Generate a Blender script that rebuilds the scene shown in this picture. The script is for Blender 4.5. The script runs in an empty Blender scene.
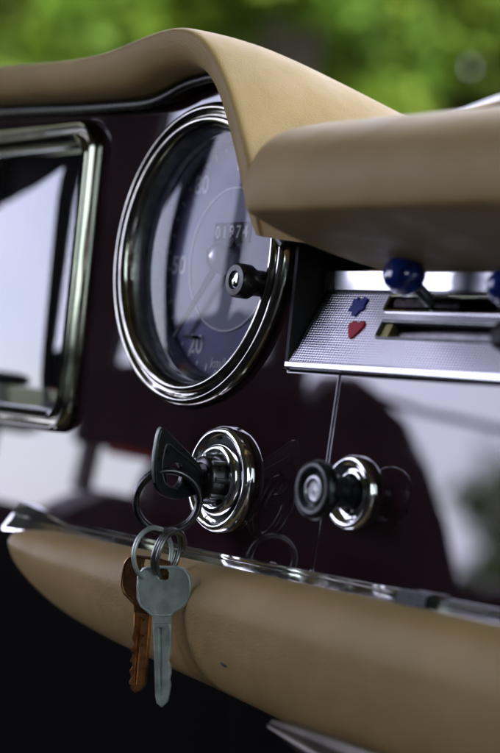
import bpy, bmesh, math, random
from mathutils import Vector, Matrix, noise
R = math.radians
S = bpy.context.scene
C = S.collection
random.seed(7)

# ------------------------------------------------------------------ camera, sky, sun, exposure
CAM = Vector((0.69186, -0.46144, -0.00623))
D = Vector((-0.81808, 0.57283, -0.05112)).normalized()      # line of sight
RT = Vector((0.57358, 0.81915, 0.0))                        # to the right
UP = RT.cross(D)
cd = bpy.data.cameras.new('camera')
cd.sensor_fit = 'VERTICAL'; cd.sensor_height = 36; cd.sensor_width = 36
cd.lens = 98.96; cd.clip_start = 0.02; cd.clip_end = 3000
cd.dof.use_dof = True; cd.dof.focus_distance = 0.795; cd.dof.aperture_fstop = 7.2
cam = bpy.data.objects.new('camera', cd); C.objects.link(cam)
cam.matrix_world = Matrix((RT, UP, -D)).transposed().to_4x4()
cam.location = CAM
S.camera = cam

SUN_EL, SUN_AZ = 46, -28            # azimuth in degrees from +X towards +Y
W = bpy.data.worlds.new('World'); S.world = W; W.use_nodes = True
nt = W.node_tree
sky = nt.nodes.new('ShaderNodeTexSky'); sky.sky_type = 'NISHITA'; sky.sun_disc = False
sky.sun_elevation = R(SUN_EL); sky.sun_rotation = R(90 - SUN_AZ)
sky.air_density = 1.0; sky.dust_density = 0.6; sky.ozone_density = 3.0
bg = nt.nodes['Background']; bg.inputs['Strength'].default_value = 0.15
tcw = nt.nodes.new('ShaderNodeTexCoord')
cl = nt.nodes.new('ShaderNodeTexNoise'); cl.inputs['Scale'].default_value = 1.6; cl.inputs['Detail'].default_value = 5
cmp_ = nt.nodes.new('ShaderNodeMapping'); cmp_.inputs['Scale'].default_value = (2.2, 2.2, 7.0)
nt.links.new(tcw.outputs['Generated'], cmp_.inputs['Vector']); nt.links.new(cmp_.outputs[0], cl.inputs['Vector'])
cr = nt.nodes.new('ShaderNodeMapRange'); cr.inputs[1].default_value = 0.32; cr.inputs[2].default_value = 0.62; cr.inputs[3].default_value = 0.60; cr.inputs[4].default_value = 1.0
nt.links.new(cl.outputs['Fac'], cr.inputs[0])
cmx = nt.nodes.new('ShaderNodeMix'); cmx.data_type = 'RGBA'; cmx.inputs[7].default_value = (5.7, 5.5, 7.4, 1)
nt.links.new(cr.outputs[0], cmx.inputs[0]); nt.links.new(sky.outputs[0], cmx.inputs[6])
nt.links.new(cmx.outputs[2], bg.inputs['Color'])
sd = bpy.data.lights.new('sun', 'SUN'); sd.energy = 1.7; sd.angle = R(12); sd.color = (1, 0.985, 0.94)
sun = bpy.data.objects.new('sun', sd); C.objects.link(sun)
sv = Vector((math.cos(R(SUN_EL)) * math.cos(R(SUN_AZ)), math.cos(R(SUN_EL)) * math.sin(R(SUN_AZ)), math.sin(R(SUN_EL))))
sun.rotation_euler = sv.to_track_quat('Z', 'Y').to_euler()
S.view_settings.view_transform = 'Standard'; S.view_settings.look = 'None'
S.view_settings.exposure = 2.35; S.view_settings.gamma = 1
S.render.engine = 'CYCLES'
S.render.resolution_x = 680; S.render.resolution_y = 1024

# ------------------------------------------------------------------ materials
def mat(name, col, rough=0.5, metal=0.0, ior=1.5, coat=0.0, coat_rough=0.03, var=0.0, vscale=40.0,
        bump=0.0, bscale=400.0, col2=None, rvar=0.0, emit=None, trans=0.0, sss=0.0):
    m = bpy.data.materials.new(name); m.use_nodes = True
    n = m.node_tree.nodes; l = m.node_tree.links; p = n['Principled BSDF']
    p.inputs['Base Color'].default_value = (*col, 1); p.inputs['Roughness'].default_value = rough
    p.inputs['Metallic'].default_value = metal; p.inputs['IOR'].default_value = ior
    p.inputs['Coat Weight'].default_value = coat; p.inputs['Coat Roughness'].default_value = coat_rough
    p.inputs['Transmission Weight'].default_value = trans
    tc = n.new('ShaderNodeTexCoord')
    if var or col2:
        t = n.new('ShaderNodeTexNoise'); t.inputs['Scale'].default_value = vscale; t.inputs['Detail'].default_value = 6
        l.new(tc.outputs['Object'], t.inputs['Vector'])
        mx = n.new('ShaderNodeMix'); mx.data_type = 'RGBA'
        c2 = col2 if col2 else tuple(c * (1 - var) for c in col)
        mx.inputs[6].default_value = (*col, 1); mx.inputs[7].default_value = (*c2, 1)
        r = n.new('ShaderNodeMapRange'); r.inputs[1].default_value = 0.35; r.inputs[2].default_value = 0.65
        l.new(t.outputs['Fac'], r.inputs[0]); l.new(r.outputs[0], mx.inputs[0]); l.new(mx.outputs[2], p.inputs['Base Color'])
    if rvar:
        t = n.new('ShaderNodeTexNoise'); t.inputs['Scale'].default_value = vscale * 2.3; t.inputs['Detail'].default_value = 8
        l.new(tc.outputs['Object'], t.inputs['Vector'])
        r = n.new('ShaderNodeMapRange'); r.inputs[1].default_value = 0.35; r.inputs[2].default_value = 0.7
        r.inputs[3].default_value = rough; r.inputs[4].default_value = rough + rvar
        l.new(t.outputs['Fac'], r.inputs[0]); l.new(r.outputs[0], p.inputs['Roughness'])
    if bump:
        t = n.new('ShaderNodeTexNoise'); t.inputs['Scale'].default_value = bscale; t.inputs['Detail'].default_value = 3
        l.new(tc.outputs['Object'], t.inputs['Vector'])
        b = n.new('ShaderNodeBump'); b.inputs['Strength'].default_value = bump; b.inputs['Distance'].default_value = 0.001
        l.new(t.outputs['Fac'], b.inputs['Height']); l.new(b.outputs[0], p.inputs['Normal'])
    return m

def glass(name, ior=1.5, tint=(1, 1, 1)):
    m = bpy.data.materials.new(name); m.use_nodes = True
    n = m.node_tree.nodes; l = m.node_tree.links; n.remove(n['Principled BSDF'])
    tr = n.new('ShaderNodeBsdfTransparent'); tr.inputs[0].default_value = (*tint, 1)
    gl = n.new('ShaderNodeBsdfGlossy'); gl.inputs['Roughness'].default_value = 0.015
    fr = n.new('ShaderNodeFresnel'); fr.inputs['IOR'].default_value = ior
    mx = n.new('ShaderNodeMixShader')
    l.new(fr.outputs[0], mx.inputs[0]); l.new(tr.outputs[0], mx.inputs[1]); l.new(gl.outputs[0], mx.inputs[2])
    l.new(mx.outputs[0], n['Material Output'].inputs['Surface'])
    return m

LEATHER = mat('tan_vinyl', (0.415, 0.287, 0.108), 0.5, var=0.16, vscale=22, bump=0.2, bscale=1300, rvar=0.1, ior=1.45)
LEATHER.node_tree.nodes['Principled BSDF'].inputs['Specular IOR Level'].default_value = 0.28
PAINT = mat('maroon_paint', (0.029, 0.013, 0.016), 0.5, ior=1.5, coat=1.0, coat_rough=0.012, var=0.3, vscale=30, bump=0.006, bscale=55)
PP = PAINT.node_tree.nodes['Principled BSDF']; PP.inputs['Coat IOR'].default_value = 1.95; PP.inputs['Specular IOR Level'].default_value = 0.0
CHROME = mat('chrome', (0.86, 0.86, 0.84), 0.05, 1.0, rvar=0.10, vscale=60, bump=0.02, bscale=120)
AGED = mat('aged_chrome', (0.52, 0.51, 0.45), 0.06, 1.0, rvar=0.16, vscale=90, var=0.45, bump=0.05, bscale=260)
OLDFRAME = mat('tarnished_chrome', (0.40, 0.39, 0.33), 0.08, 1.0, rvar=0.10, vscale=50, var=0.25)
STEEL = mat('worn_steel', (0.33, 0.34, 0.33), 0.28, 1.0, rvar=0.2, vscale=150, var=0.35, bump=0.08, bscale=900)
DARKSTEEL = mat('dark_steel', (0.12, 0.115, 0.12), 0.25, 1.0, rvar=0.2, vscale=150, var=0.3)
NICKEL = mat('nickel_silver', (0.66, 0.73, 0.66), 0.30, 0.55, rvar=0.25, vscale=160, var=0.4, bump=0.06, bscale=900)
BRASS_SHADED = mat('shaded_copper_brass', (0.30, 0.15, 0.055), 0.28, 0.95, rvar=0.2, vscale=200, var=0.35, bump=0.1, bscale=1000)  # the bow's shade is put into the colour, darker than the blade
def paint_wear():
    n = PAINT.node_tree.nodes; l = PAINT.node_tree.links; p = n['Principled BSDF']
    tc = n.new('ShaderNodeTexCoord')
    t = n.new('ShaderNodeTexNoise'); t.inputs['Scale'].default_value = 26; t.inputs['Detail'].default_value = 9; t.inputs['Roughness'].default_value = 0.7
    l.new(tc.outputs['Object'], t.inputs['Vector'])
    r = n.new('ShaderNodeMapRange'); r.inputs[1].default_value = 0.42; r.inputs[2].default_value = 0.72; r.inputs[3].default_value = 0.008; r.inputs[4].default_value = 0.05
    l.new(t.outputs['Fac'], r.inputs[0]); l.new(r.outputs[0], p.inputs['Coat Roughness'])
    w = n.new('ShaderNodeTexNoise'); w.inputs['Scale'].default_value = 20; l.new(tc.outputs['Object'], w.inputs['Vector'])
    b = n.new('ShaderNodeBump'); b.inputs['Strength'].default_value = 0.04; b.inputs['Distance'].default_value = 0.001
    l.new(w.outputs['Fac'], b.inputs['Height']); l.new(b.outputs[0], p.inputs['Coat Normal'])
    # pores plus soft slack in the vinyl
    n = LEATHER.node_tree.nodes; l = LEATHER.node_tree.links; p = n['Principled BSDF']
    b1 = p.inputs['Normal'].links[0].from_node
    tc = n.new('ShaderNodeTexCoord'); w = n.new('ShaderNodeTexNoise'); w.inputs['Scale'].default_value = 45; w.inputs['Detail'].default_value = 2
    l.new(tc.outputs['Object'], w.inputs['Vector'])
    b2 = n.new('ShaderNodeBump'); b2.inputs['Strength'].default_value = 0.5; b2.inputs['Distance'].default_value = 0.002
    l.new(w.outputs['Fac'], b2.inputs['Height']); l.new(b1.outputs[0], b2.inputs['Normal']); l.new(b2.outputs[0], p.inputs['Normal'])
paint_wear()
BRASS_LIT = mat('lit_worn_brass', (0.78, 0.36, 0.12), 0.26, 1.0, rvar=0.2, vscale=200, var=0.35, bump=0.1, bscale=1000)  # same key's blade: wear plus light on the teeth put into the colour
BLACK = mat('black_plastic', (0.010, 0.010, 0.011), 0.25, ior=1.5, rvar=0.2, vscale=120, bump=0.03, bscale=1500)
BLACKMATT = mat('black_matt', (0.008, 0.008, 0.009), 0.7)
CARPET = mat('black_carpet', (0.006, 0.006, 0.006), 0.95, bump=0.6, bscale=900)
TRIM = mat('dark_trim', (0.006, 0.004, 0.0045), 0.6, bump=0.1, bscale=900)
HEADLINER = mat('headliner', (0.16, 0.14, 0.12), 0.9, bump=0.2, bscale=900)
DIAL = mat('dial_blue_grey', (0.25, 0.255, 0.44), 0.35, var=0.2, vscale=60, ior=1.5)
DIALIN = mat('dial_inner', (0.38, 0.40, 0.50), 0.35, var=0.15, vscale=60)
WHITE = mat('dial_white', (0.9, 0.9, 0.92), 0.5)
NEEDLE = mat('needle_dark', (0.03, 0.028, 0.04), 0.4)
BLUE = mat('blue_glassy', (0.004, 0.045, 0.34), 0.08, ior=1.6, coat=1, col2=(0.002, 0.012, 0.12), vscale=260)
BLUEP = mat('blue_enamel', (0.012, 0.03, 0.26), 0.4, ior=1.35)
REDP = mat('red_enamel', (0.50, 0.008, 0.03), 0.4, ior=1.35)
WHITEBAR = mat('pale_anodised', (0.86, 0.86, 0.88), 0.25, 1.0)
OLIVE = mat('olive_brass', (0.40, 0.36, 0.14), 0.3, 0.8, var=0.3, vscale=300)
RUBBER = mat('black_rubber', (0.012, 0.012, 0.012), 0.6)
GLASS = glass('instrument_glass', 1.45)
GLASSC = glass('cluster_glass', 2.3)
WGLASS = glass('windscreen_glass', 1.15, (0.95, 1.0, 0.90))
TGLASS = glass('hood_tint_glass', 1.3, (0.84, 1.0, 0.80))  # green tint added to colour the light reaching the hood

def knurl():
    m = bpy.data.materials.new('knurled_aluminium'); m.use_nodes = True
    n = m.node_tree.nodes; l = m.node_tree.links; p = n['Principled BSDF']
    p.inputs['Metallic'].default_value = 1; p.inputs['Roughness'].default_value = 0.28
    tc = n.new('ShaderNodeTexCoord'); sp = n.new('ShaderNodeSeparateXYZ'); l.new(tc.outputs['Object'], sp.inputs[0])
    k = 2 * math.pi / 0.00150
    def wave(a, b):
        x = n.new('ShaderNodeMath'); x.operation = 'MULTIPLY'; x.inputs[1].default_value = a * k; l.new(sp.outputs['X'], x.inputs[0])
        y = n.new('ShaderNodeMath'); y.operation = 'MULTIPLY_ADD'; y.inputs[1].default_value = b * k
        l.new(sp.outputs['Y'], y.inputs[0]); l.new(x.outputs[0], y.inputs[2])
        s = n.new('ShaderNodeMath'); s.operation = 'SINE'; l.new(y.outputs[0], s.inputs[0]); return s
    a = wave(0.5, 0.72); b = wave(0.5, -0.72)
    mu = n.new('ShaderNodeMath'); mu.operation = 'MULTIPLY'; l.new(a.outputs[0], mu.inputs[0]); l.new(b.outputs[0], mu.inputs[1])
    mr = n.new('ShaderNodeMapRange'); mr.inputs[1].default_value = -0.55; mr.inputs[2].default_value = 0.25; l.new(mu.outputs[0], mr.inputs[0])
    mx = n.new('ShaderNodeMix'); mx.data_type = 'RGBA'; l.new(mr.outputs[0], mx.inputs[0])
    mx.inputs[6].default_value = (0.07, 0.07, 0.11, 1); mx.inputs[7].default_value = (0.90, 0.90, 0.94, 1)
    l.new(mx.outputs[2], p.inputs['Base Color'])
    bp = n.new('ShaderNodeBump'); bp.inputs['Strength'].default_value = 0.35; bp.inputs['Distance'].default_value = 0.0004
    l.new(mr.outputs[0], bp.inputs['Height']); l.new(bp.outputs[0], p.inputs['Normal'])
    return m
KNURL = knurl()

# ------------------------------------------------------------------ helpers
def empty(name, loc, label, cat, rot=None, group=None):
    o = bpy.data.objects.new(name, None); C.objects.link(o); o.empty_display_size = 0.02
    o.location = loc
    if rot is not None: o.rotation_euler = rot
    o['label'] = label; o['category'] = cat
    if group: o['group'] = group
    return o

def obj(name, data, m, parent=None, sub=0, angle=40, label=None):
    me = data
    if isinstance(data, bmesh.types.BMesh):
        bmesh.ops.recalc_face_normals(data, faces=data.faces)
        me = bpy.data.meshes.new(name); data.to_mesh(me); data.free()
    me.name = name
    me.materials.clear(); me.materials.append(m)
    for p in me.polygons: p.use_smooth = True
    if not sub: me.set_sharp_from_angle(angle=R(angle))
    o = bpy.data.objects.new(name, me); C.objects.link(o)
    if parent is not None: o.parent = parent
    if sub:
        s = o.modifiers.new('s', 'SUBSURF'); s.levels = sub; s.render_levels = sub
    if label: o['label'] = label
    return o

def tag(o, label, cat, group=None, kind=None):
    if label: o['label'] = label
    if cat: o['category'] = cat
    if group: o['group'] = group
    if kind: o['kind'] = kind
    return o

def loft(bm, rows, cu=False, cv=False, caps=False):
    vs = [[bm.verts.new(p) for p in r] for r in rows]
    nr, nc = len(vs), len(vs[0])
    for i in range(nr if cv else nr - 1):
        for j in range(nc if cu else nc - 1):
            bm.faces.new((vs[i][j], vs[i][(j + 1) % nc], vs[(i + 1) % nr][(j + 1) % nc], vs[(i + 1) % nr][j]))
    if caps:
        bm.faces.new(vs[0]); bm.faces.new(vs[-1])
    return bm

def lathe(bm, prof, seg=96, o=(0, 0, 0), sx=1, sy=1, axis='z'):
    rows = []
    for r, z in prof:
        row = []
        for k in range(seg):
            a = 2 * math.pi * k / seg
            p = Vector((max(r, 1e-5) * math.cos(a) * sx, max(r, 1e-5) * math.sin(a) * sy, z))
            if axis == 'x': p = Vector((p.z, p.x, p.y))
            row.append(p + Vector(o))
        rows.append(row)
    loft(bm, rows, cu=True)
    return bm

def smooth(pts, n=6, closed=False):
    pts = [Vector(p) for p in pts]; out = []
    m = len(pts)
    for i in range(m if closed else m - 1):
        g = (lambda k: pts[k % m]) if closed else (lambda k: pts[max(0, min(m - 1, k))])
        a, b, c, d = g(i - 1), g(i), g(i + 1), g(i + 2)
        for s in range(n):
            t = s / n
            out.append(0.5 * ((2 * b) + (c - a) * t + (2 * a - 5 * b + 4 * c - d) * t * t + (3 * b - a - 3 * c + d) * t ** 3))
    if not closed: out.append(pts[-1])
    return out

def tube(bm, pts, rad, seg=12, closed=False, caps=True):
    pts = [Vector(p) for p in pts]; n = len(pts); rows = []
    rad = rad if hasattr(rad, '__len__') else [rad] * n
    T0 = None; N = None
    for i, p in enumerate(pts):
        if closed: t = pts[(i + 1) % n] - pts[i - 1]
        else: t = pts[min(n - 1, i + 1)] - pts[max(0, i - 1)]
        t.normalize()
        if N is None:
            N = t.orthogonal().normalized()
        else:
            N = (N - t * N.dot(t)).normalized()
        B = t.cross(N)
        rows.append([p + (N * math.cos(2 * math.pi * k / seg) + B * math.sin(2 * math.pi * k / seg)) * rad[i] for k in range(seg)])
    loft(bm, rows, cu=True, cv=closed, caps=(caps and not closed))
    return bm

def plate(outline, holes=(), z0=0.0, z1=0.002, bevel=0.0004, res=2, curve_res=None):
    """extruded 2D outline with holes and bevelled edges, from z0 to z1"""
    cu = bpy.data.curves.new('c', 'CURVE'); cu.dimensions = '2D'; cu.fill_mode = 'BOTH'
    for poly in [outline] + list(holes):
        s = cu.splines.new('POLY'); s.points.add(len(poly) - 1); s.use_cyclic_u = True
        for q, p in zip(s.points, poly): q.co = (p[0], p[1], 0, 1)
    cu.extrude = max((z1 - z0) / 2 - bevel, 0); cu.bevel_depth = bevel; cu.bevel_resolution = res; cu.offset = -bevel
    o = bpy.data.objects.new('c', cu); C.objects.link(o)
    dg = bpy.context.evaluated_depsgraph_get(); dg.update()
    me = bpy.data.meshes.new_from_object(o.evaluated_get(dg))
    bpy.data.objects.remove(o); bpy.data.curves.remove(cu)
    me.transform(Matrix.Translation((0, 0, (z0 + z1) / 2)))
    return me

def merge(*mes):
    bm = bmesh.new()
    for m in mes: bm.from_mesh(m)
    return bm

def text(bm, s, x, y, size, z=0.0, rot=0, shear=0, ext=0.0001):
    cu = bpy.data.curves.new('t', 'FONT'); cu.body = s; cu.size = size; cu.align_x = 'CENTER'; cu.align_y = 'CENTER'
    cu.extrude = ext; cu.shear = shear; cu.offset = size * 0.012
    o = bpy.data.objects.new('t', cu); C.objects.link(o)
    dg = bpy.context.evaluated_depsgraph_get(); dg.update()
    me = bpy.data.meshes.new_from_object(o.evaluated_get(dg))
    bpy.data.objects.remove(o); bpy.data.curves.remove(cu)
    me.transform(Matrix.Translation((x, y, z)) @ Matrix.Rotation(rot, 4, 'Z'))
    bm.from_mesh(me); bpy.data.meshes.remove(me)

def box(bm, x0, x1, y0, y1, z0, z1):
    v = [bm.verts.new((x, y, z)) for z in (z0, z1) for y in (y0, y1) for x in (x0, x1)]
    for f in ((0, 2, 3, 1), (4, 5, 7, 6), (0, 1, 5, 4), (1, 3, 7, 5), (3, 2, 6, 7), (2, 0, 4, 6)):
        bm.faces.new([v[i] for i in f])
    return bm

def circ(x, y, r, n=96, ry=None):
    ry = r if ry is None else ry
    return [(x + r * math.cos(2 * math.pi * k / n), y + ry * math.sin(2 * math.pi * k / n)) for k in range(n)]

def rrect(x0, x1, y0, y1, r, n=8):
    out = []
    for cx, cy, a in ((x1 - r, y1 - r, 0), (x0 + r, y1 - r, 90), (x0 + r, y0 + r, 180), (x1 - r, y0 + r, 270)):
        for k in range(n + 1):
            t = R(a + 90 * k / n); out.append((cx + r * math.cos(t), cy + r * math.sin(t)))
    return out

TILT = 7
ROT = (R(90 - TILT), 0, 0)                       # dash frame: x along the dash, y up it, z out towards the seats
EX = Vector((1, 0, 0)); EB = Vector((0, math.sin(R(TILT)), math.cos(R(TILT)))); EN = Vector((0, -math.cos(R(TILT)), math.sin(R(TILT))))
def P(a, b, c=0): return EX * a + EB * b + EN * c

# ------------------------------------------------------------------ the place round the car
def ground():
    bm = bmesh.new()
    n = 24
    rows = []
    for i in range(n + 1):
        row = []
        for j in range(n + 1):
            u = (i / n * 2 - 1); v = (j / n * 2 - 1)
            x = math.copysign(abs(u) ** 3, u) * 1500; y = math.copysign(abs(v) ** 3, v) * 1500
            row.append((x, y, -0.95))
        rows.append(row)
    loft(bm, rows)
    m = mat('grass_ground', (0.055, 0.085, 0.022), 0.9, vscale=1.5, col2=(0.10, 0.10, 0.045), bump=0.5, bscale=30)
    tag(obj('ground', bm, m), None, None, kind='structure')
ground()

def leafmat(name, a, b):
    m = mat(name, a, 0.65, vscale=1.2, col2=b, ior=1.3)
    n = m.node_tree.nodes; l = m.node_tree.links; p = n['Principled BSDF']
    tl = n.new('ShaderNodeBsdfTranslucent'); ad = n.new('ShaderNodeMixShader'); ad.inputs[0].default_value = 0.35
    src = p.inputs['Base Color'].links[0].from_socket
    l.new(src, tl.inputs[0]); l.new(p.outputs[0], ad.inputs[1]); l.new(tl.outputs[0], ad.inputs[2])
    l.new(ad.outputs[0], n['Material Output'].inputs['Surface'])
    return m
LEAVES = [leafmat('leaf_bright', (0.150, 0.190, 0.014), (0.075, 0.150, 0.012)),
          leafmat('leaf_mid', (0.065, 0.150, 0.014), (0.120, 0.170, 0.015)),
          leafmat('leaf_olive', (0.130, 0.140, 0.020), (0.070, 0.105, 0.014)),
          leafmat('leaf_dark', (0.060, 0.135, 0.014), (0.100, 0.150, 0.016))]
BARK = mat('bark', (0.07, 0.05, 0.035), 0.9, var=0.5, vscale=12, bump=0.6, bscale=60)

GAPDIR = (D * 1.0 + RT * ((470 - 250) / 2070) - UP * ((62 - 376.5) / 2070)).normalized()
def tree(px, dist, height, rad, lm, leaves, label, seed, leaf=0.10, low=0.35):
    rnd = random.Random(seed)
    v = D + RT * ((px - 250) / 2070); v.z = 0; v.normalize()
    base = Vector((CAM.x + v.x * dist, CAM.y + v.y * dist, -0.95))
    t = empty('leafy_tree', base, label, 'tree', group='trees beyond the car')
    bm = bmesh.new()
    top = Vector((rnd.uniform(-.2, .2), rnd.uniform(-.2, .2), height * 0.8))
    tube(bm, smooth([(0, 0, -0.05), (0.04, 0.02, height * 0.3), tuple(top * 0.65 + Vector((0.06, 0, 0))), tuple(top)], 4), [0.05 - 0.003 * i for i in range(13)], 8)
    clumps = []
    for k in range(38):
        a = rnd.uniform(0, 6.283); q = rnd.uniform(0.15, 1) ** 0.6; h = rnd.uniform(low, 1.0)
        rr = rad * q * (1.15 - 0.5 * abs(h - 0.6))
        clumps.append((Vector((rr * math.cos(a), rr * math.sin(a), height * h)), rnd.uniform(0.22, 0.45) * rad))
    for k in range(9):
        c = clumps[k][0]; s = Vector((0.04, 0.02, height * rnd.uniform(0.3, 0.6)))
        tube(bm, smooth([s, s.lerp(c, 0.5) + Vector((0, 0, 0.1)), c], 3), [0.045 - 0.005 * i for i in range(7)], 6)
    obj('trunk', bm, BARK, t)
    verts = []; faces = []
    for i in range(leaves):
        c, r = clumps[rnd.randrange(len(clumps))]
        d = Vector((rnd.gauss(0, 1), rnd.gauss(0, 1), rnd.gauss(0, 0.8))).normalized() * r * rnd.uniform(0.45, 1.1)
        p = c + d
        w = (base + p - CAM)
        if w.normalized().angle(GAPDIR) < 0.0062 and rnd.random() > 0.10 or p.z < 0.1: continue
        s = leaf * rnd.uniform(0.6, 1.3)
        n = (d.normalized() * 0.6 + Vector((rnd.gauss(0, .6), rnd.gauss(0, .6), rnd.gauss(0.4, .6)))).normalized()
        u = n.orthogonal().normalized(); u.rotate(Matrix.Rotation(rnd.uniform(0, 6.283), 3, n)); w2 = n.cross(u)
        k = len(verts)
        verts += [p - u * s * 0.5, p + w2 * s * 0.28 + n * s * .05, p + u * s * 0.55, p - w2 * s * 0.28 + n * s * .05]
        faces.append((k, k + 1, k + 2, k + 3))
    me = bpy.data.meshes.new('crown'); me.from_pydata(verts, [], faces)
    obj('crown', me, lm, t)
    return t
tree(30, 8.2, 2.9, 0.75, LEAVES[0], 9500, 'bright yellow-green tree behind the far left of the dashboard', 1, low=0.42)
tree(165, 10.5, 3.3, 0.9, LEAVES[2], 9500, 'olive green tree standing above the arch of the speedometer hood', 2, low=0.42)
tree(285, 8.6, 2.7, 0.62, LEAVES[0], 9000, 'light green tree above the falling slope of the speedometer hood', 3, low=0.42)
tree(390, 11.5, 3.4, 0.95, LEAVES[2], 9500, 'dull olive-brown tree above the padded roll right of the hood', 4, low=0.42)
tree(398, 9.6, 2.9, 0.6, LEAVES[1], 9000, 'mid green tree above the left end of the padded roll', 11, low=0.42)
tree(500, 9.5, 2.9, 0.7, LEAVES[1], 9500, 'mid green tree behind the chrome vent edge at the far right', 5, low=0.42)
tree(100, 15, 4.4, 1.5, LEAVES[3], 12000, 'tall dark green tree in the back row on the left', 6, 0.15)
tree(330, 16, 4.6, 1.5, LEAVES[3], 12000, 'tall dark green tree in the back row in the middle', 7, 0.15)
tree(560, 15, 4.4, 1.5, LEAVES[3], 12000, 'tall dark green tree in the back row on the right', 8, 0.15)

for az, dist, h, r_, lab in ((-137.2, 22, 2.45, 0.7, 'round dark bush seen only in the reflections, nearest the car'), (-135.0, 26, 2.7, 1.2, 'broad dark bush seen only in the reflections, farther off'), (-132.0, 24, 2.5, 1.1, 'loose dark bush seen only in the reflections, at the end of the row')):
    tp = Vector((0.2 + dist * math.cos(R(az)), dist * math.sin(R(az)), 0))
    v = (tp - CAM); v.z = 0
    t_ = tree(0, 1.0, h, r_, LEAVES[3], 2500, lab, int(-az * 10), 0.16, 0.15)
    t_.location = (tp.x, tp.y, -0.95); t_['group'] = 'bushes mirrored in the dash'

# ------------------------------------------------------------------ the car body round the dashboard
def car():
    t = empty('car_cabin', (0.3, -0.4, -0.95), 'dark cabin of the old saloon car around the dashboard', 'car cabin')
    off = Vector((0.3, -0.4, -0.95))
    def part(name, bm, m, **k):
        bmesh.ops.translate(bm, verts=bm.verts, vec=-off); return obj(name, bm, m, t, **k)
    part('floor', box(bmesh.new(), -0.62, 1.25, -1.38, 0.45, -0.62, -0.58), CARPET)
    part('firewall', box(bmesh.new(), -0.62, 1.25, 0.40, 0.44, -0.575, 0.03), CARPET)
    part('roof', box(bmesh.new(), -0.62, 1.25, -1.38, 0.27, 0.66, 0.70), HEADLINER)
    part('rear_bulkhead', box(bmesh.new(), -0.62, 1.25, -1.37, -1.335, -0.575, 0.655), TRIM)  # out of view, left windowless to keep light off the driver-facing pads
    part('rear_side_panel', box(bmesh.new(), 1.19, 1.25, -1.334, -0.62, -0.09, 0.655), TRIM)  # out of view, closes the rear side to cut light on the pads
    part('raised_passenger_sill', box(bmesh.new(), 1.195, 1.245, -0.615, 0.115, -0.10, 0.04), TRIM)  # sill raised out of view to darken the knee pad
    part('kick_panel', box(bmesh.new(), -0.62, -0.56, 0.185, 0.395, -0.575, -0.02), CARPET)
    for name, x0, x1 in (('driver_door', -0.62, -0.56), ('passenger_door', 1.19, 1.25)):
        bm = bmesh.new(); rows = []
        for k in range(41):
            y = -1.28 + 1.46 * k / 40
            zt = -0.108 + 0.022 * max(0, min(1, (-0.305 - y) / 0.02)) if y > -0.6 else -0.10
            rows.append([(x0, y, -0.57), (x0, y, zt - 0.02), (x0 + 0.015, y, zt), (x1 - 0.008, y, zt), (x1, y, zt - 0.01), (x1, y, -0.57)])
        loft(bm, rows, cu=True, caps=True)
        part(name, bm, TRIM)
        for y0, y1 in ((0.12, 0.15), (-1.33, -1.285)):
            bm = bmesh.new(); box(bm, x0, x1, y0, y1, -0.56, 0.655); part('pillar', bm, TRIM)
    bm = bmesh.new(); loft(bm, [[(1.22, -0.615, 0.041), (1.22, 0.118, 0.041)], [(1.22, -0.615, 0.655), (1.22, 0.118, 0.655)]]); part('green_filter_pane', bm, TGLASS)  # unseen pane, added to give the hood greener light
    yz = lambda pts: [(y, z) for y, z in pts]
    def side_plate(pts, x0, x1, name, m):
        me = plate(yz(pts), (), x0, x1, 0.003)
        me.transform(Matrix(((0, 0, 1, 0), (1, 0, 0, 0), (0, 1, 0, 0), (0, 0, 0, 1))))
        bm = bmesh.new(); bm.from_mesh(me); part(name, bm, m)
    side_plate([(-0.355, -0.115), (-0.362, -0.068), (-0.385, -0.02), (-0.42, 0.008), (-0.468, 0.016), (-0.485, 0.014), (-0.503, 0.036), (-0.524, 0.041), (-0.546, 0.033), (-0.581, 0.016), (-0.612, -0.014), (-0.638, -0.051), (-0.660, -0.090), (-0.672, -0.115)], -0.585, -0.56, 'reflection_arch', TRIM)  # unseen shape, added to mirror as the dark arch in the paint
    side_plate([(-0.290, -0.058), (-0.478, -0.052), (-0.478, 0.64), (-0.435, 0.64), (-0.435, 0.034), (-0.306, 0.002), (-0.306, 0.64), (0.10, 0.64), (0.10, -0.02), (-0.02, -0.02), (-0.20, 0.10), (-0.256, 0.165)], -0.568, -0.56, 'reflection_mask', TRIM)  # unseen sheet, added and cut to shape the dark and bright reflections
    bm = bmesh.new(); tube(bm, [(-0.562, -0.318, -0.0575), (-0.562, -0.366, -0.0560)], 0.0032, 8); part('red_glint_bar', bm, mat('red_glint', (0.85, 0.05, 0.02), 0.6))  # unseen red bar, added for the red streak mirrored in the panel
    bm = bmesh.new(); lathe(bm, [(0.0, 0.03), (0.008, 0.028), (0.0115, 0.018), (0.0125, 0.0), (0.0115, -0.018), (0.008, -0.028), (0.0, -0.03)], 24)
    bmesh.ops.rotate(bm, verts=bm.verts, matrix=Matrix.Rotation(R(90), 3, 'X')); bmesh.ops.translate(bm, verts=bm.verts, vec=(-0.60, -0.25, -0.047))
    tube(bm, [(-0.60, -0.245, -0.115), (-0.60, -0.245, -0.05)], 0.004, 8); part('reflection_oval', bm, BLACK)  # unseen oval, added for the dark band low in the cluster glass
    bm = bmesh.new(); tube(bm, [(-0.57, -0.307, -0.09), (-0.57, -0.315, 0.64)], 0.008, 8); part('reflection_post', bm, DARKSTEEL)  # unseen post, added for the narrow dark gap between bright reflections
    bm = bmesh.new(); tube(bm, [(-0.565, -0.54, 0.03), (-0.565, -0.60, 0.027), (-0.565, -0.78, 0.036)], 0.0028, 8); part('reflection_rail', bm, TRIM)  # unseen rail, added for the thin dark line mirrored in the paint
    bm = bmesh.new(); rows = []
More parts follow.
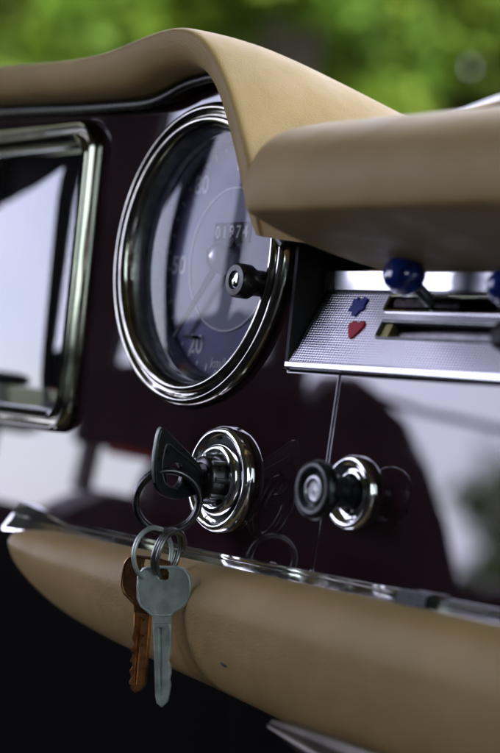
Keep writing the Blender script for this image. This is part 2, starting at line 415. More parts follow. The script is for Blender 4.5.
    for k in range(33):
        u = k / 32 * 2 - 1
        rows.append([(0.315 + u * 0.915, 0.43 - 0.22 * u ** 4 - 0.16 * q, 0.03 + 0.62 * q) for q in (0, .25, .5, .75, 1)])
    loft(bm, rows); part('windscreen', bm, WGLASS)
    return t
car()

# ------------------------------------------------------------------ dashboard
DB = empty('dashboard', (0, 0, 0), 'maroon lacquered dashboard with tan padded hood, roll and knee pad', 'dashboard', ROT)

# painted sheets: left one with openings for the instruments, right one past the joint
left_out = [(-0.36, -0.126), (0.0915, -0.126), (0.0972, -0.0440), (0.0655, -0.0440), (0.0650, -0.034), (0.0640, 0.028), (0.030, 0.062), (-0.02, 0.078), (-0.36, 0.076)]
CL = (-0.222, -0.0885, -0.0770, 0.0590)          # rectangular cluster
holes = [circ(0, 0, 0.0565), rrect(CL[0] + .006, CL[1] - .006, CL[2] + .006, CL[3] - .006, 0.012)]
obj('painted_panel', plate(left_out, holes, -0.03, 0.0, 0.0008, 3), PAINT, DB, angle=30)
right_out = [(0.0923, -0.126), (0.50, -0.126), (0.50, -0.0440), (0.0980, -0.0440)]
obj('painted_panel', plate(right_out, (), -0.03, 0.0003, 0.0008, 3), PAINT, DB, angle=30)
obj('backing', plate([(-0.36, -0.13), (0.5, -0.13), (0.5, 0.05), (-0.36, 0.05)], (), -0.045, -0.032, 0.001), BLACKMATT, DB)

bm = bmesh.new(); box(bm, 0.0636, 0.0654, -0.0436, 0.030, -0.031, 0.0006); obj('recess_shade', bm, BLACKMATT, DB)  # matt black sheet added as shade over the panel's glossy edge
# hood over the speedometer
OUT = [(-0.36, 0.0870), (-0.2634, 0.0866), (-0.2034, 0.0856), (-0.1427, 0.0826), (-0.0967, 0.0806), (-0.0626, 0.08), (-0.0429, 0.082), (-0.024, 0.0849), (-0.0078, 0.0866), (0.0068, 0.0864), (0.0203, 0.0819), (0.033, 0.0727), (0.0449, 0.0591), (0.0544, 0.0464), (0.0624, 0.0336), (0.0679, 0.0204), (0.0721, 0.0090), (0.076, 0.0030)]
INN = [(-0.36, 0.0706), (-0.2634, 0.0700), (-0.2095, 0.0686), (-0.1486, 0.0666), (-0.1022, 0.0644), (-0.0678, 0.0634), (-0.0434, 0.063), (-0.0297, 0.0649), (-0.0174, 0.0681), (-0.005, 0.0696), (0.008, 0.0698), (0.0194, 0.0649), (0.0293, 0.0565), (0.0381, 0.0451), (0.0459, 0.0314), (0.0527, 0.0186), (0.0592, 0.0095), (0.0650, 0.0045)]
def hood():
    n = len(OUT); rows = []
    def row(fn): rows.append([fn(i) for i in range(n)])
    def mix(i, t, c): return (INN[i][0] * (1 - t) + OUT[i][0] * t, INN2[i][1] * (1 - t) + OUT2[i][1] * t, c)
    INN2 = [(a, b + (0.0025 if b > 0.05 else 0.0)) for a, b in INN]; OUT2 = [(a, b + (0.0015 if b > 0.05 else 0)) for a, b in OUT]
    row(lambda i: mix(i, 0.06, -0.004))
    row(lambda i: mix(i, 0.0, 0.008))
    row(lambda i: mix(i, 0.04, 0.0165))
    row(lambda i: mix(i, 0.20, 0.0215))
    row(lambda i: mix(i, 0.5, 0.0245))
    row(lambda i: mix(i, 0.85, 0.0255))
    row(lambda i: mix(i, 0.97, 0.0243))
    row(lambda i: mix(i, 1.00, 0.0200))
    for c, drop, spr in ((0.004, 0.000, 0.003), (-0.0125, 0.0018, 0.007), (-0.030, 0.0060, 0.012), (-0.050, 0.0115, 0.018), (-0.080, 0.0200, 0.024), (-0.12, 0.0290, 0.03), (-0.2, 0.045, 0.03), (-0.33, 0.065, 0.03)):
        def f(i, c=c, drop=drop, spr=spr):
            a, b = OUT2[i]
            w = max(0.0, min(1.0, (b + 0.003) / 0.0895))
            k = max(0.0, min(1.0, (a + 0.01) / 0.06))
            return (a + spr * k, b - drop * (w if a > -0.03 else 1), c)
        row(f)
    obj('instrument_hood', loft(bmesh.new(), rows), LEATHER, DB, sub=2)
    pts = smooth([(INN[i][0] * 1.0 + (0.0 if INN[i][0] < 0 else -0.0012), INN2[i][1] - 0.0022, 0.006) for i in range(n)], 5)
    obj('hood_piping', tube(bmesh.new(), pts, 0.0021, 10), BLACK, DB)
hood()

# padded roll right of the hood
def roll():
    sec = [(-0.33, 0.020), (-0.10, 0.042), (-0.03, 0.0472), (0.0, 0.0470), (0.020, 0.0446), (0.036, 0.0405), (0.0465, 0.0345), (0.0522, 0.0255), (0.0535, 0.0165), (0.0520, 0.0092), (0.0510, 0.0078), (0.0470, 0.0064), (0.036, 0.0022), (0.018, -0.0012), (0.0, -0.0045), (-0.03, -0.007)]
    cc, cb = 0.012, 0.019
    rows = []
    for a, s in ((0.0962, 0.60), (0.0964, 0.84), (0.0978, 0.93), (0.1010, 0.978), (0.106, 0.995), (0.118, 1.0), (0.14, 1.0), (0.19, 1), (0.26, 1), (0.34, 1), (0.42, 1), (0.52, 1)):
        rows.append([(a, cb + (b - cb) * s, (cc + (c - cc) * s) if c > cc else c) for c, b in sec])
    bm = bmesh.new(); loft(bm, rows)
    # close the end
    bm.verts.ensure_lookup_table()
    bm.faces.new([bm.verts[i] for i in range(len(sec))])
    obj('padded_roll', bm, LEATHER, DB, sub=2)
roll()

# knee pad under the strip
def knee():
    rows = []
    def hgt(a):
        K = [(-0.1125, 0.010), (-0.110, 0.0165), (-0.1055, 0.0225), (-0.095, 0.0290), (-0.084, 0.0335), (-0.062, 0.0390), (-0.04, 0.0425), (0.007, 0.0470), (0.043, 0.0500), (0.108, 0.0570), (0.2, 0.066), (0.5, 0.075)]
        for (a0, h0), (a1, h1) in zip(K, K[1:]):
            if a <= a1: return h0 + (h1 - h0) * max(0, (a - a0) / (a1 - a0))
        return K[-1][1]
    for a, s in ((-0.1125, 0.35), (-0.1118, 0.55), (-0.110, 0.72), (-0.1055, 0.86), (-0.098, 0.95), (-0.085, 1), (-0.062, 1), (-0.03, 1), (0.007, 1), (0.043, 1), (0.075, 1), (0.108, 1), (0.15, 1), (0.2, 1), (0.28, 1), (0.4, 1), (0.5, 1)):
        h = hgt(a); bt = -0.1195 - 0.008 * (1 - s)
        sec = [(0.0, -0.02), (0.0, 0.004), (0.04, 0.012), (0.11, 0.0165), (0.22, 0.0190), (0.30, 0.0200), (0.36, 0.0198), (0.60, 0.0172), (0.80, 0.0120), (0.93, 0.006), (1.0, -0.003), (1.02, -0.03)]
        rows.append([(a, bt - h * v, c * s if c > 0 else c) for v, c in sec])
    bm = bmesh.new(); loft(bm, rows); bm.verts.ensure_lookup_table()
    bm.faces.new([bm.verts[i] for i in range(12)])
    k = obj('knee_pad', bm, LEATHER, DB, sub=2)
    # small dark slot in the vinyl
    bm = bmesh.new(); lathe(bm, [(0.0, 0.0006), (0.0022, 0.0004), (0.0026, -0.0004)], 24, sy=0.32)
    bmesh.ops.rotate(bm, verts=bm.verts, matrix=Matrix.Rotation(R(-14), 3, 'Z'))
    bmesh.ops.translate(bm, verts=bm.verts, vec=(0.0640, -0.1548, 0.0148))
    obj('slot', bm, BLACKMATT, k)
    # metal lip under the pad, lower right
    rows = []
    for i in range(12):
        a = 0.116 + 0.40 * i / 11; w = min(1, (i + 0.35) / 1.2)
        b0 = -0.1665 - 0.010 * i / 11 * 1.2
        rows.append([(a, b0, 0.020), (a, b0 + 0.001 * w, 0.0285), (a, b0 - 0.0015 * w, 0.0300), (a, b0 - 0.0025 * w, 0.0290), (a, b0 - 0.0040 * w, 0.0312), (a, b0 - 0.0056 * w, 0.0300), (a, b0 - 0.0072 * w, 0.0306), (a, b0 - 0.009 * w, 0.029), (a, b0 - 0.02 * w, 0.018)])
    obj('under_dash_lip', loft(bmesh.new(), rows), mat('lip_grey', (0.16, 0.14, 0.11), 0.4, 0.5, var=0.4, vscale=60), DB)
knee()

# chrome strip
def strip():
    rows = []
    for a, h, c0, dz in ((-0.1262, 0.0040, 0.004, 0.0036), (-0.1250, 0.0072, 0.010, 0.0030), (-0.117, 0.0070, 0.0135, 0.0022), (-0.104, 0.0056, 0.0125, 0.0008), (-0.092, 0.0040, 0.0100, 0), (-0.08, 0.0029, 0.0066, 0), (0.0, 0.0027, 0.0060, 0), (0.1, 0.0027, 0.0060, 0), (0.3, 0.0027, 0.0060, 0), (0.5, 0.0027, 0.0060, 0)):
        y = -0.1190 + dz * 0.3
        sec = [(-h, 0.0), (-h * 0.99, 0.60), (-h * 0.88, 0.97), (-h * 0.74, 1.0), (-h * 0.55, 0.97), (h * 0.30, 0.52), (h * 0.42, 0.52), (h * 0.60, 0.44), (h * 1.0, 0.22), (h, 0.0)]
        rows.append([(a, y + v, c0 * k) for v, k in sec])
    bm = bmesh.new(); loft(bm, rows); bm.verts.ensure_lookup_table(); bm.faces.new([bm.verts[i] for i in range(10)])
    s = obj('chrome_strip', bm, CHROME, DB, angle=28)
    bm = bmesh.new()
    box(bm, 0.148, 0.1655, -0.1222, -0.1158, 0.001, 0.0066)  # dark gap reflected in the chrome, built as a black block
    bmesh.ops.bevel(bm, geom=bm.edges[:], offset=0.001, segments=2, affect='EDGES')
    obj('strip_dark_reflection', bm, BLACK, s)
strip()

# ------------------------------------------------------------------ speedometer
def speedo():
    t = empty('speedometer', P(0, 0, 0), 'round chrome-rimmed speedometer with blue-grey dial under the tan hood', 'speedometer', ROT)
    bm = bmesh.new()
    lathe(bm, [(0.0615, 0.0002), (0.0615, 0.0022), (0.0607, 0.0041), (0.0592, 0.0052), (0.0582, 0.0050), (0.0574, 0.0036), (0.0562, 0.0034), (0.0553, 0.0054), (0.0540, 0.0059), (0.0528, 0.0052), (0.0518, 0.0030), (0.0512, -0.001)], 128)
    obj('bezel', bm, AGED, t, angle=60)
    bm = bmesh.new(); lathe(bm, [(0.0513, 0.0005), (0.0508, -0.0005), (0.0502, -0.0040), (0.0492, -0.0046), (0.0490, -0.0072), (0.0482, -0.0078), (0.0478, -0.0112), (0.0478, -0.0145)], 128)
    obj('inner_ring', bm, STEEL, t)
    zd = -0.0140
    bm = bmesh.new(); lathe(bm, [(0.0, zd), (0.0300, zd), (0.0484, zd)], 128)
    dial = obj('dial', bm, DIAL, t)
    bm = bmesh.new(); lathe(bm, [(0.0, zd + .0004), (0.0285, zd + .0004), (0.0288, zd + .0001)], 128)
    obj('inner_disc', bm, DIALIN, dial)
    bm = bmesh.new(); lathe(bm, [(0.0286, zd), (0.0288, zd + .0009), (0.0296, zd + .0009), (0.0298, zd)], 128)
    obj('ring_line', bm, WHITE, dial)
    for s, ang, rr in (('20', 29, 0.0405), ('50', 86, 0.0385), ('80', 139, 0.0410), ('110', 186, 0.0400), ('140', 240, 0.04), ('170', 290, 0.04)):
        bm = bmesh.new(); text(bm, s, -rr * math.sin(R(ang)), -rr * math.cos(R(ang)), 0.0108, zd + .0002)
        obj('numeral', bm, WHITE, dial)
    bm = bmesh.new(); text(bm, 'km/h', -0.0015, -0.0425, 0.0060, zd + .0002, shear=0.2)
    obj('unit_lettering', bm, WHITE, dial)
    bm = bmesh.new()
    for k in range(0, 34):
        ang = R(31 + (k - 4) * 9); L = 0.0030 if k % 2 == 0 else 0.0018
        d = Vector((-math.sin(ang), -math.cos(ang), 0)); q = Vector((d.y, -d.x, 0)) * 0.0006
        a = d * 0.0470; b = d * (0.0470 - L); z = Vector((0, 0, zd + 0.0003))
        bm.faces.new([bm.verts.new(v + z) for v in (a + q, a - q, b - q, b + q)])
    obj('tick_marks', bm, WHITE, dial)
    # mileage window
    bm = bmesh.new(); box(bm, -0.0125, 0.0125, 0.0065, 0.0150, zd + .0004, zd + .0012)
    w = obj('mileage_window', bm, BLACK, dial)
    bm = bmesh.new()
    for i, s in enumerate('01974'):
        text(bm, s, -0.0098 + i * 0.0049, 0.0108, 0.0072, zd + .0013)
    obj('digits', bm, WHITE, w)
    # needle and hub
    bm = bmesh.new()
    tip = Vector((-0.0300, -0.0330, zd + .0048)); o = Vector((0, 0, zd + .0050)); dr = (tip - o).normalized(); q = Vector((dr.y, -dr.x, 0))
    for z0, z1 in ((-0.0003, 0.0003),):
        pts = [o - dr * 0.011 + q * .0016, o - dr * 0.011 - q * .0016, o - q * .0022, tip - q * .0007, tip + q * .0007, o + q * .0022]
        lo = [bm.verts.new(p + Vector((0, 0, z0))) for p in pts]; hi = [bm.verts.new(p + Vector((0, 0, z1))) for p in pts]
        bm.faces.new(lo); bm.faces.new(hi)
        for i in range(6): bm.faces.new((lo[i], lo[(i + 1) % 6], hi[(i + 1) % 6], hi[i]))
    nd = obj('needle', bm, NEEDLE, t)
    bm = bmesh.new(); lathe(bm, [(0.0, zd + .0112), (0.0034, zd + .0105), (0.0058, zd + .0083), (0.0068, zd + .0055), (0.0066, zd + .0005)], 48)
    obj('hub_cap', bm, mat('bright_nickel', (0.94, 0.94, 0.95), 0.32, 0.85), nd)
    # short dark bar on the dial
    bm = bmesh.new(); box(bm, -0.024, -0.0165, -0.0330, -0.0318, zd + .001, zd + .0042)
    obj('dial_bar', bm, BLACK, t)
    # glass
    bm = bmesh.new()
    lathe(bm, [(0.0, 0.0006), (0.012, 0.0005), (0.026, 0.0001), (0.040, -0.0007), (0.0505, -0.0018)], 96)
    obj('glass', bm, GLASS, t)
    # reset knob in front of the glass
    kx, ky = 0.0475, -0.0118
    bm = bmesh.new()
    lathe(bm, [(0.0, 0.0155), (0.0030, 0.0156), (0.0036, 0.0164), (0.0058, 0.0162), (0.0066, 0.0152), (0.0066, 0.0100), (0.0054, 0.0080), (0.0050, 0.0065), (0.0050, 0.0042), (0.0050, 0.0)], 48, (kx, ky, 0))
    k = obj('reset_knob', bm, BLACK, t)
    bm = bmesh.new(); lathe(bm, [(0.0, 0.0162), (0.0018, 0.0161), (0.0028, 0.0156)], 32, (kx, ky, 0))
    obj('knob_cap', bm, CHROME, k)
    return t
speedo()

# ------------------------------------------------------------------ rectangular cluster at the left
def cluster():
    x0, x1, y0, y1 = CL; cx, cy = (x0 + x1) / 2, (y0 + y1) / 2
    t = empty('instrument_cluster', P(cx, cy, 0), 'rectangular chrome-framed instrument left of the round speedometer', 'instrument', ROT)
    x0 -= cx; x1 -= cx; y0 -= cy; y1 -= cy
    rows = []
    for ins, z in ((-0.001, 0.0), (-0.001, 0.003), (0.0006, 0.0058), (0.0014, 0.0056), (0.0028, 0.0028), (0.0038, 0.0028), (0.0046, 0.0060), (0.0054, 0.0066), (0.0062, 0.0060), (0.0086, 0.0022), (0.0092, -0.001), (0.0095, -0.006)):
        rows.append([(x, y, z) for x, y in rrect(x0 + ins, x1 - ins, y0 + ins, y1 - ins, 0.013 - ins * 0.5, 10)])
    obj('frame', loft(bmesh.new(), rows, cu=True), OLDFRAME, t, angle=50)
    obj('face', plate(rrect(x0 + .008, x1 - .008, y0 + .008, y1 - .008, 0.010), (), -0.022, -0.020, 0.0003), BLACKMATT, t)
    for k, yy in enumerate((0.035, -0.0, -0.035)):
        bm = bmesh.new()
        lathe(bm, [(0.0135, -0.0199), (0.0140, -0.0185), (0.0150, -0.0185), (0.0155, -0.0199)], 48, (0.028, yy, 0))
        obj('gauge_ring', bm, STEEL, t)
    for yy, ang in ((0.035, 40), (0.0, 100), (-0.035, 70)):
        bm = bmesh.new()
        d = Vector((math.cos(R(ang)), math.sin(R(ang)), 0)); q = Vector((d.y, -d.x, 0)) * .0005; o = Vector((0.028, yy, -0.0190))
        bm.faces.new([bm.verts.new(v) for v in (o - d * .003 + q, o - d * .003 - q, o + d * .011 - q, o + d * .011 + q)])
        obj('pointer', bm, WHITE, t)
    # gently bowed pane
    rows = []
    for i in range(25):
        u = i / 24 * 2 - 1; row = []
        for j in range(25):
            v = j / 24 * 2 - 1
            row.append((u * (x1 - .0088), v * (y1 - .0088), -0.0002 - 0.0016 * abs(u) ** 3 - 0.0014 * v ** 6))
        rows.append(row)
    obj('glass', loft(bmesh.new(), rows), GLASSC, t)
cluster()

# ------------------------------------------------------------------ heater controls
def heater():
    TL = 25
    rot = (R(90 - TILT - TL), 0, 0)
    t = empty('heater_control', P(0.0655, -0.0422, 0.0012), 'silver knurled heater control panel with blue and red emblems and levers', 'heater control', rot)
    W_ = 0.42; H = 0.0322
    up_slot = rrect(0.0425, W_ - .02, 0.0252, 0.0306, 0.0008, 3)
    lo_slot = rrect(0.0450, 0.1500, 0.0138, 0.0200, 0.0012, 3)
    fo = [(0.0, 0.0018), (W_, 0.0018), (W_, H), (0.0030, H)]
    obj('fascia', plate(fo, [up_slot, lo_slot], -0.0025, 0.0, 0.0003), KNURL, t)
    obj('slot_floor', plate([(0.03, 0.008), (W_ - .01, 0.008), (W_ - .01, 0.0312), (0.03, 0.0312)], (), -0.0095, -0.0085, 0.0002), BLACKMATT, t)
    # bottom and top bright bars
    rows = [[(a, -0.0006, -0.002), (a, -0.0007, 0.0004), (a, -0.0005, 0.0006), (a, 0.0009, 0.00125), (a, 0.0014, 0.0011), (a, 0.0018, 0.0001), (a, 0.0018, -0.002)] for a in (0.0, 0.1, 0.2, W_)]
    obj('lower_edge', loft(bmesh.new(), rows, caps=True), WHITEBAR, t, angle=14)
    rows = [[(a, H - 0.0001, -0.003), (a, H + 0.0003, 0.0002), (a, H + 0.0008, 0.0008), (a, H + 0.0070, 0.0038), (a, H + 0.0080, 0.0036), (a, H + 0.0090, -0.003)] for a in (0.0010, 0.1, 0.2, W_)]
    obj('top_bar', loft(bmesh.new(), rows, caps=True), WHITEBAR, t, angle=14)
    # lips of the slots
    def lip(poly, wid, z, m, name):
        bm = bmesh.new(); pts = [(x, y, z) for x, y in poly]
        tube(bm, pts, wid, 8, closed=True); return obj(name, bm, m, t)
    lip(rrect(0.0422, W_ - .019, 0.0247, 0.0309, 0.0008, 3), 0.0006, 0.0002, CHROME, 'upper_slot_rim')
    lip(rrect(0.0446, 0.1504, 0.0134, 0.0204, 0.0014, 4), 0.0006, 0.0002, STEEL, 'lower_slot_rim')
    # indicator plate in the lower slot
    bm = bmesh.new(); box(bm, 0.0452, 0.0500, 0.0142, 0.0196, -0.004, -0.0006); obj('slot_end', bm, OLIVE, t)
    bm = bmesh.new()
    rows = []
    for i in range(31):
        a = 0.0502 + 0.0990 * i / 30; z = -0.0035 + 0.0022 * math.sin(math.pi * i / 30)
        rows.append([(a, 0.0140, z - 0.0012), (a, 0.0158, z), (a, 0.0178, z), (a, 0.0196, z - 0.002)])
    loft(bm, rows); obj('slot_runner', bm, DARKSTEEL, t)
    # levers with blue knobs
    for kx, ky, full in ((0.0672, 0.0298, 1), (0.1225, 0.0248, 0.8)):
        bm = bmesh.new(); box(bm, kx - 0.0205, kx + 0.016 * full, 0.0262, 0.0294, -0.006, 0.0012)
        bmesh.ops.bevel(bm, geom=bm.edges[:], offset=0.0005, segments=2, affect='EDGES')
        lv = obj('lever', bm, DARKSTEEL, t)
        bm = bmesh.new(); tube(bm, [(kx, 0.0280, 0.0008), (kx, (ky + .0284) / 2, 0.008), (kx, ky, 0.0135)], 0.0024, 10); obj('stalk', bm, STEEL, lv)
        r = 0.0072 * full
        bm = bmesh.new()
        prof = [(0.0, 0.0234), (r * 0.45, 0.0230), (r * 0.78, 0.0216), (r * 0.95, 0.0194), (r, 0.0170), (r * 0.98, 0.0145), (r * 0.86, 0.0120), (r * 0.6, 0.0106), (0.0, 0.0102)]
        lathe(bm, prof, 40, (kx, ky, 0)); obj('knob', bm, BLUE, lv)
    # black knob at the lower slot's end
    bm = bmesh.new(); kx, ky = 0.1275, 0.0100
    lathe(bm, [(0.0, 0.0150), (0.0045, 0.0148), (0.0058, 0.0135), (0.0060, 0.0090), (0.0045, 0.0070), (0.0020, 0.006), (0.0018, -0.006)], 40, (kx, ky, 0)); obj('black_knob', bm, BLACK, t)
    # emblems
    bl = [(-0.0034, 0.0022), (-0.0014, 0.0030), (-0.0008, 0.0018), (0.0006, 0.0020), (0.0012, 0.0032), (0.0034, 0.0024), (0.0030, 0.0004), (0.0038, -0.0010), (0.0020, -0.0016), (0.0008, -0.0036), (-0.0012, -0.0030), (-0.0014, -0.0016), (-0.0036, -0.0018), (-0.0028, 0.0002)]
    bl = [(0.0262 + x * 1.25, 0.0262 + y * 1.25) for x, y in bl]
    obj('blue_emblem', plate(bl, (), 0.0, 0.0008, 0.0002), BLUEP, t)
    rd = smooth([(-0.0036, 0.0016, 0), (-0.0016, 0.0030, 0), (0.0006, 0.0024, 0), (0.0028, 0.0032, 0), (0.0040, 0.0012, 0), (0.0026, -0.0012, 0), (0.0002, -0.0036, 0), (-0.0022, -0.0014, 0)], 4, True)
    e = obj('red_emblem', plate([(0.0308 + p.x * 1.15, 0.0165 + p.y * 1.15) for p in rd], (), 0.0, 0.0008, 0.0002), REDP, t)
    return t
heater()

# ------------------------------------------------------------------ ignition switch
IA, IB = 0.0313, -0.0880
def ignition():
    t = empty('ignition_switch', P(IA, IB, 0.0), 'round stepped chrome ignition lock with a key in it', 'ignition switch', ROT)
    bm = bmesh.new()
    lathe(bm, [(0.0208, 0.0002), (0.0208, 0.0022), (0.0200, 0.0042), (0.0188, 0.0050), (0.0176, 0.0046), (0.0168, 0.0034), (0.0158, 0.0022)], 96)
    obj('outer_ring', bm, CHROME, t, angle=60)
    bm = bmesh.new(); lathe(bm, [(0.0160, 0.0020), (0.0142, 0.0020), (0.0140, 0.0023)], 96); obj('groove', bm, BLACKMATT, t)
    bm = bmesh.new()
    lathe(bm, [(0.0141, 0.0016), (0.0140, 0.0042), (0.0130, 0.0056), (0.0112, 0.0058), (0.0098, 0.0050), (0.0090, 0.0036)], 96)
    obj('inner_ring', bm, CHROME, t, angle=60)
    bm = bmesh.new(); lathe(bm, [(0.0091, 0.0030), (0.0088, 0.0105), (0.0080, 0.0118), (0.0062, 0.0122), (0.0060, 0.0110), (0.0, 0.0108)], 64)
    b = obj('lock_barrel', bm, DARKSTEEL, t, angle=50)
    bm = bmesh.new()
    for k in range(8):
        a = 2 * math.pi * k / 8; q = Vector((0.0089 * math.cos(a), 0.0089 * math.sin(a), 0))
        tube(bm, [q + Vector((0, 0, 0.004)), q + Vector((0, 0, 0.0108))], 0.0011, 8)
    obj('barrel_ribs', bm, STEEL, b)
ignition()

def ignition_key():
    t = empty('ignition_key', P(IA, IB, 0.0115), 'black-headed key stuck in the ignition lock', 'key', ROT)
    # drawn in (outwards, up), stands edge-on to the dash
    out = smooth([(0.0205, 0.0178, 0), (0.0222, 0.0100, 0), (0.0218, 0.0010, 0), (0.0192, -0.0062, 0), (0.0120, -0.0088, 0), (0.0040, -0.0072, 0), (-0.0006, -0.0040, 0), (0.0002, 0.0030, 0), (0.0060, 0.0085, 0), (0.0140, 0.0140, 0)], 6, True)
    hole = circ(0.0128, 0.0005, 0.0036, 24, 0.0046)
    M = Matrix(((0, 0, 1, 0), (0, 1, 0, 0), (1, 0, 0, 0), (0, 0, 0, 1)))
    me = plate([(p.x, p.y) for p in out], [hole], -0.0015, 0.0015, 0.0006, 3); me.transform(M)
    b = obj('bow', me, BLACK, t)
    bm = bmesh.new(); o2 = [(0.0016, 0.0008 + p.y * 0.62, 0.0018 + p.x * 0.78) for p in out]
    tube(bm, o2, 0.00045, 6, closed=True); obj('raised_line', bm, DARKSTEEL, b)
    bm = bmesh.new(); tube(bm, [(0, p.y * 1.0, p.x * 1.0) for p in out[0:16]], 0.0007, 8); obj('steel_edge', bm, STEEL, b)  # the last tube is steel, paler than the bow, along its outer edge
    bm = bmesh.new(); box(bm, -0.0010, 0.0010, -0.0035, 0.0035, -0.011, 0.003); obj('blade', bm, STEEL, t)
ignition_key()

# ------------------------------------------------------------------ ring and keys, in a frame that hangs: x to the right of the view, z up
HOLE = P(IA, IB + 0.0005, 0.0115 + 0.0128)
ZU = Vector((0, 0, 1)); VW = RT.cross(ZU) * -1              # VW points away from the camera (level)
HROT = Matrix((RT, Vector((-RT.y, RT.x, 0)), ZU)).transposed().to_euler()
PXM = 0.783 / 2070
RC = HOLE + RT * (-0.0020) + ZU * (-0.0100)
def coil(rad, turns, pitch, wire, name, rot_z, centre, label, m, sx=1.0, tilt=0, n=72, lean=0):
    pts = []
    N = int(n * turns)
    for i in range(N + 1):
        a = 2 * math.pi * i / n
        pts.append((rad * math.cos(a) * sx, (i / N - 0.5) * pitch * turns, rad * math.sin(a)))
    bm = tube(bmesh.new(), pts, wire, 10)
    o = obj(name, bm, m)
    o.location = centre
    o.rotation_euler = (Matrix((RT, Vector((-RT.y, RT.x, 0)), ZU)).transposed() @ Matrix.Rotation(rot_z, 3, 'Z') @ Matrix.Rotation(lean, 3, 'X') @ Matrix.Rotation(tilt, 3, 'Y')).to_euler()
    tag(o, label, 'key ring', 'rings of the key bunch')
    return o
coil(0.0122, 2, 0.0024, 0.00130, 'key_ring', R(8), RC, 'large dark steel split ring hanging from the ignition key', DARKSTEEL, lean=R(9))
RB = RC + ZU * (-0.0121) - VW * 0.0019
coil(0.0090, 2, 0.0019, 0.00095, 'key_ring', R(62), RB + RT * 0.0002 + ZU * (-0.0074) - VW * 0.0020, 'small steel ring holding the silver key', STEEL, lean=R(12))
coil(0.0098, 1, 0.0016, 0.00095, 'key_ring', R(48), RB + RT * (-0.0058) + ZU * (-0.0078) - VW * 0.0006, 'small steel ring holding the copper-coloured key, behind and left', NICKEL, tilt=R(24))

def hang_key(name, label, origin, outline_px, hole_px, groove_px, m, roll, yaw, centre=(161, 568), sc=1.0, m2=None):
    k = PXM * sc
    conv = lambda pts: [((x - centre[0]) * k, (centre[1] - y) * k) for x, y in pts]
    t = empty(name, origin, label, 'key')
    t.rotation_euler = (Matrix((RT, Vector((-RT.y, RT.x, 0)), ZU)).transposed() @ Matrix.Rotation(yaw, 3, 'Z') @ Matrix.Rotation(R(90), 3, 'X') @ Matrix.Rotation(roll, 3, 'Z')).to_euler()
    bow, blade = outline_px
    hole = conv(hole_px)
    me = plate(conv(bow), [hole], -0.0011, 0.0011, 0.00035, 3); obj('bow', me, m, t)
    cb_ = conv(bow)[:-5] + conv(bow)[-4:]; cxm = sum(p[0] for p in cb_) / len(cb_); cym = sum(p[1] for p in cb_) / len(cb_)
    ring = smooth([(cxm + (p[0] - cxm) * 0.93, cym + (p[1] - cym) * 0.93, 0.0010) for p in conv([q for q in bow if q[1] < 612])], 3, True)
    obj('raised_rim', tube(bmesh.new(), ring, 0.00042, 6, closed=True), m, t)
    back = plate(conv(blade), (), -0.0010, 0.0, 0.0001)
    front = plate(conv(blade), [conv(groove_px)], 0.0, 0.0010, 0.0002, 2)
    bl = obj('blade', merge(back, front), m2 or m, t)
    return t
bow = [(132.5, 580), (133.5, 570), (139, 562), (148, 560), (161, 559.3), (175, 559.5), (183, 561.5), (189, 569), (190, 580), (188.5, 592), (182, 601), (172.5, 606), (168.5, 611), (168, 618), (149.5, 618), (149, 611), (143.5, 607), (136, 601.5), (132.5, 593)]
blade = [(149.7, 617), (167.8, 617), (168, 640), (167, 650), (165.2, 655), (167, 660), (167.4, 668), (166, 674), (167, 680), (165, 690), (163.5, 697), (158, 702.5), (152.5, 698.5), (151, 691), (150.5, 660), (150, 640)]
groove = [(155, 622), (158.5, 622), (159, 650), (158.5, 690), (156.5, 690), (155.5, 650)]
sqhole = [(155.5, 564), (159, 562.5), (165, 563), (167, 566), (166.5, 572), (163, 574), (157.5, 573.5), (155, 570)]
KO = RB + RT * (-0.0012) + ZU * (-0.0150) - VW * 0.0050
hang_key('door_key', 'silver key with broad flat head hanging in front', KO, (bow, blade), sqhole, groove, NICKEL, R(0.5), R(-16))
teeth = [(149.7, 617), (167.8, 617), (168, 690), (163.5, 697), (158, 700), (153, 697), (150, 690), (152.5, 684), (149.5, 679), (153, 673), (149.5, 668), (152, 662), (149.5, 656), (152.5, 650), (149.5, 644), (151, 636)]
hang_key('door_key', 'copper-coloured toothed key half hidden behind the silver key', KO + RT * (-0.0060) + VW * 0.0042 + ZU * 0.0030, (bow, teeth), sqhole, groove, BRASS_SHADED, R(-5.0), R(-24), m2=BRASS_LIT)

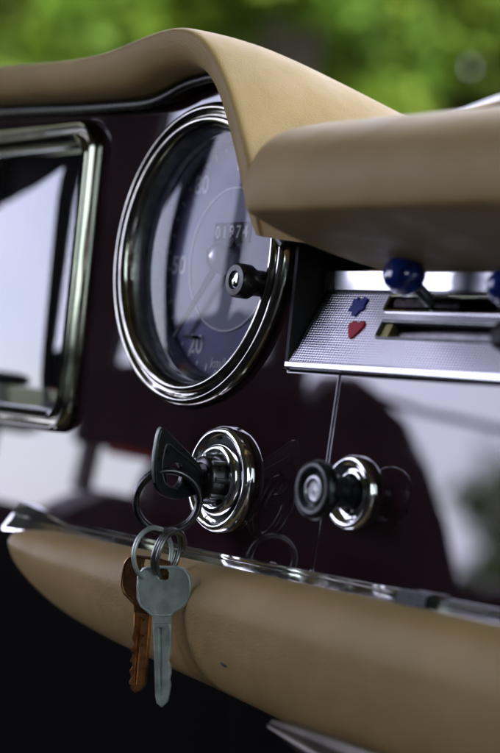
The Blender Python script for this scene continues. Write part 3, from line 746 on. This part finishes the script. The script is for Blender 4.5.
# ------------------------------------------------------------------ pull switch
def pull():
    t = empty('pull_switch', P(0.1129, -0.0859, 0.0003), 'black pull knob standing out of a round chrome escutcheon', 'pull switch', ROT)
    bm = bmesh.new(); lathe(bm, [(0.0134, 0.0001), (0.0134, 0.0018), (0.0127, 0.0032), (0.0116, 0.0036), (0.0106, 0.0028), (0.0098, 0.0016), (0.0086, 0.0012), (0.0078, 0.0020), (0.0070, 0.0022), (0.0064, 0.0010)], 80)
    obj('escutcheon', bm, CHROME, t, angle=60)
    bm = bmesh.new(); lathe(bm, [(0.0058, 0.0), (0.0056, 0.0060), (0.0052, 0.0100), (0.0058, 0.0128)], 48); obj('stem', bm, BLACK, t)
    bm = bmesh.new(); lathe(bm, [(0.0056, 0.0122), (0.0092, 0.0134), (0.0104, 0.0150), (0.0106, 0.0172), (0.0100, 0.0190), (0.0084, 0.0196), (0.0070, 0.0190), (0.0058, 0.0178), (0.0050, 0.0176)], 80)
    k = obj('knob', bm, BLACK, t, angle=60)
    bm = bmesh.new(); lathe(bm, [(0.0051, 0.0174), (0.0050, 0.0186), (0.0042, 0.0188), (0.0038, 0.0178), (0.0030, 0.0176), (0.0, 0.0180)], 48); obj('knob_cap', bm, STEEL, k)
pull()

# ------------------------------------------------------------------ bright trim on the dash top, behind the roll
def trim():
    def at(x, y, dist):
        return CAM + (D + RT * ((x - 250) / 2070) - UP * ((y - 376.5) / 2070)) * dist
    p0 = at(434, 121, 1.00); p1 = at(470, 110, 0.99); p2 = at(520, 93, 0.97); p3 = at(600, 70, 0.95)
    t = empty('demister_vent', p0, 'chrome edge of the demister vent peeping over the padded roll at far right', 'vent')
    path = smooth([p0, p1, p2, p3], 6); n = len(path)
    bm = bmesh.new(); tube(bm, [q - p0 for q in path], [0.0008 + 0.0012 * min(1, i / 9) for i in range(n)], 12); obj('chrome_edge', bm, WHITEBAR, t)
    bm = bmesh.new()
    dn = UP * -0.0042 - D * 0.002
    tube(bm, [q - p0 + dn for q in path], [0.0006 + 0.0012 * min(1, i / 9) for i in range(n)], 10); obj('rubber_edge', bm, RUBBER, t)
trim()
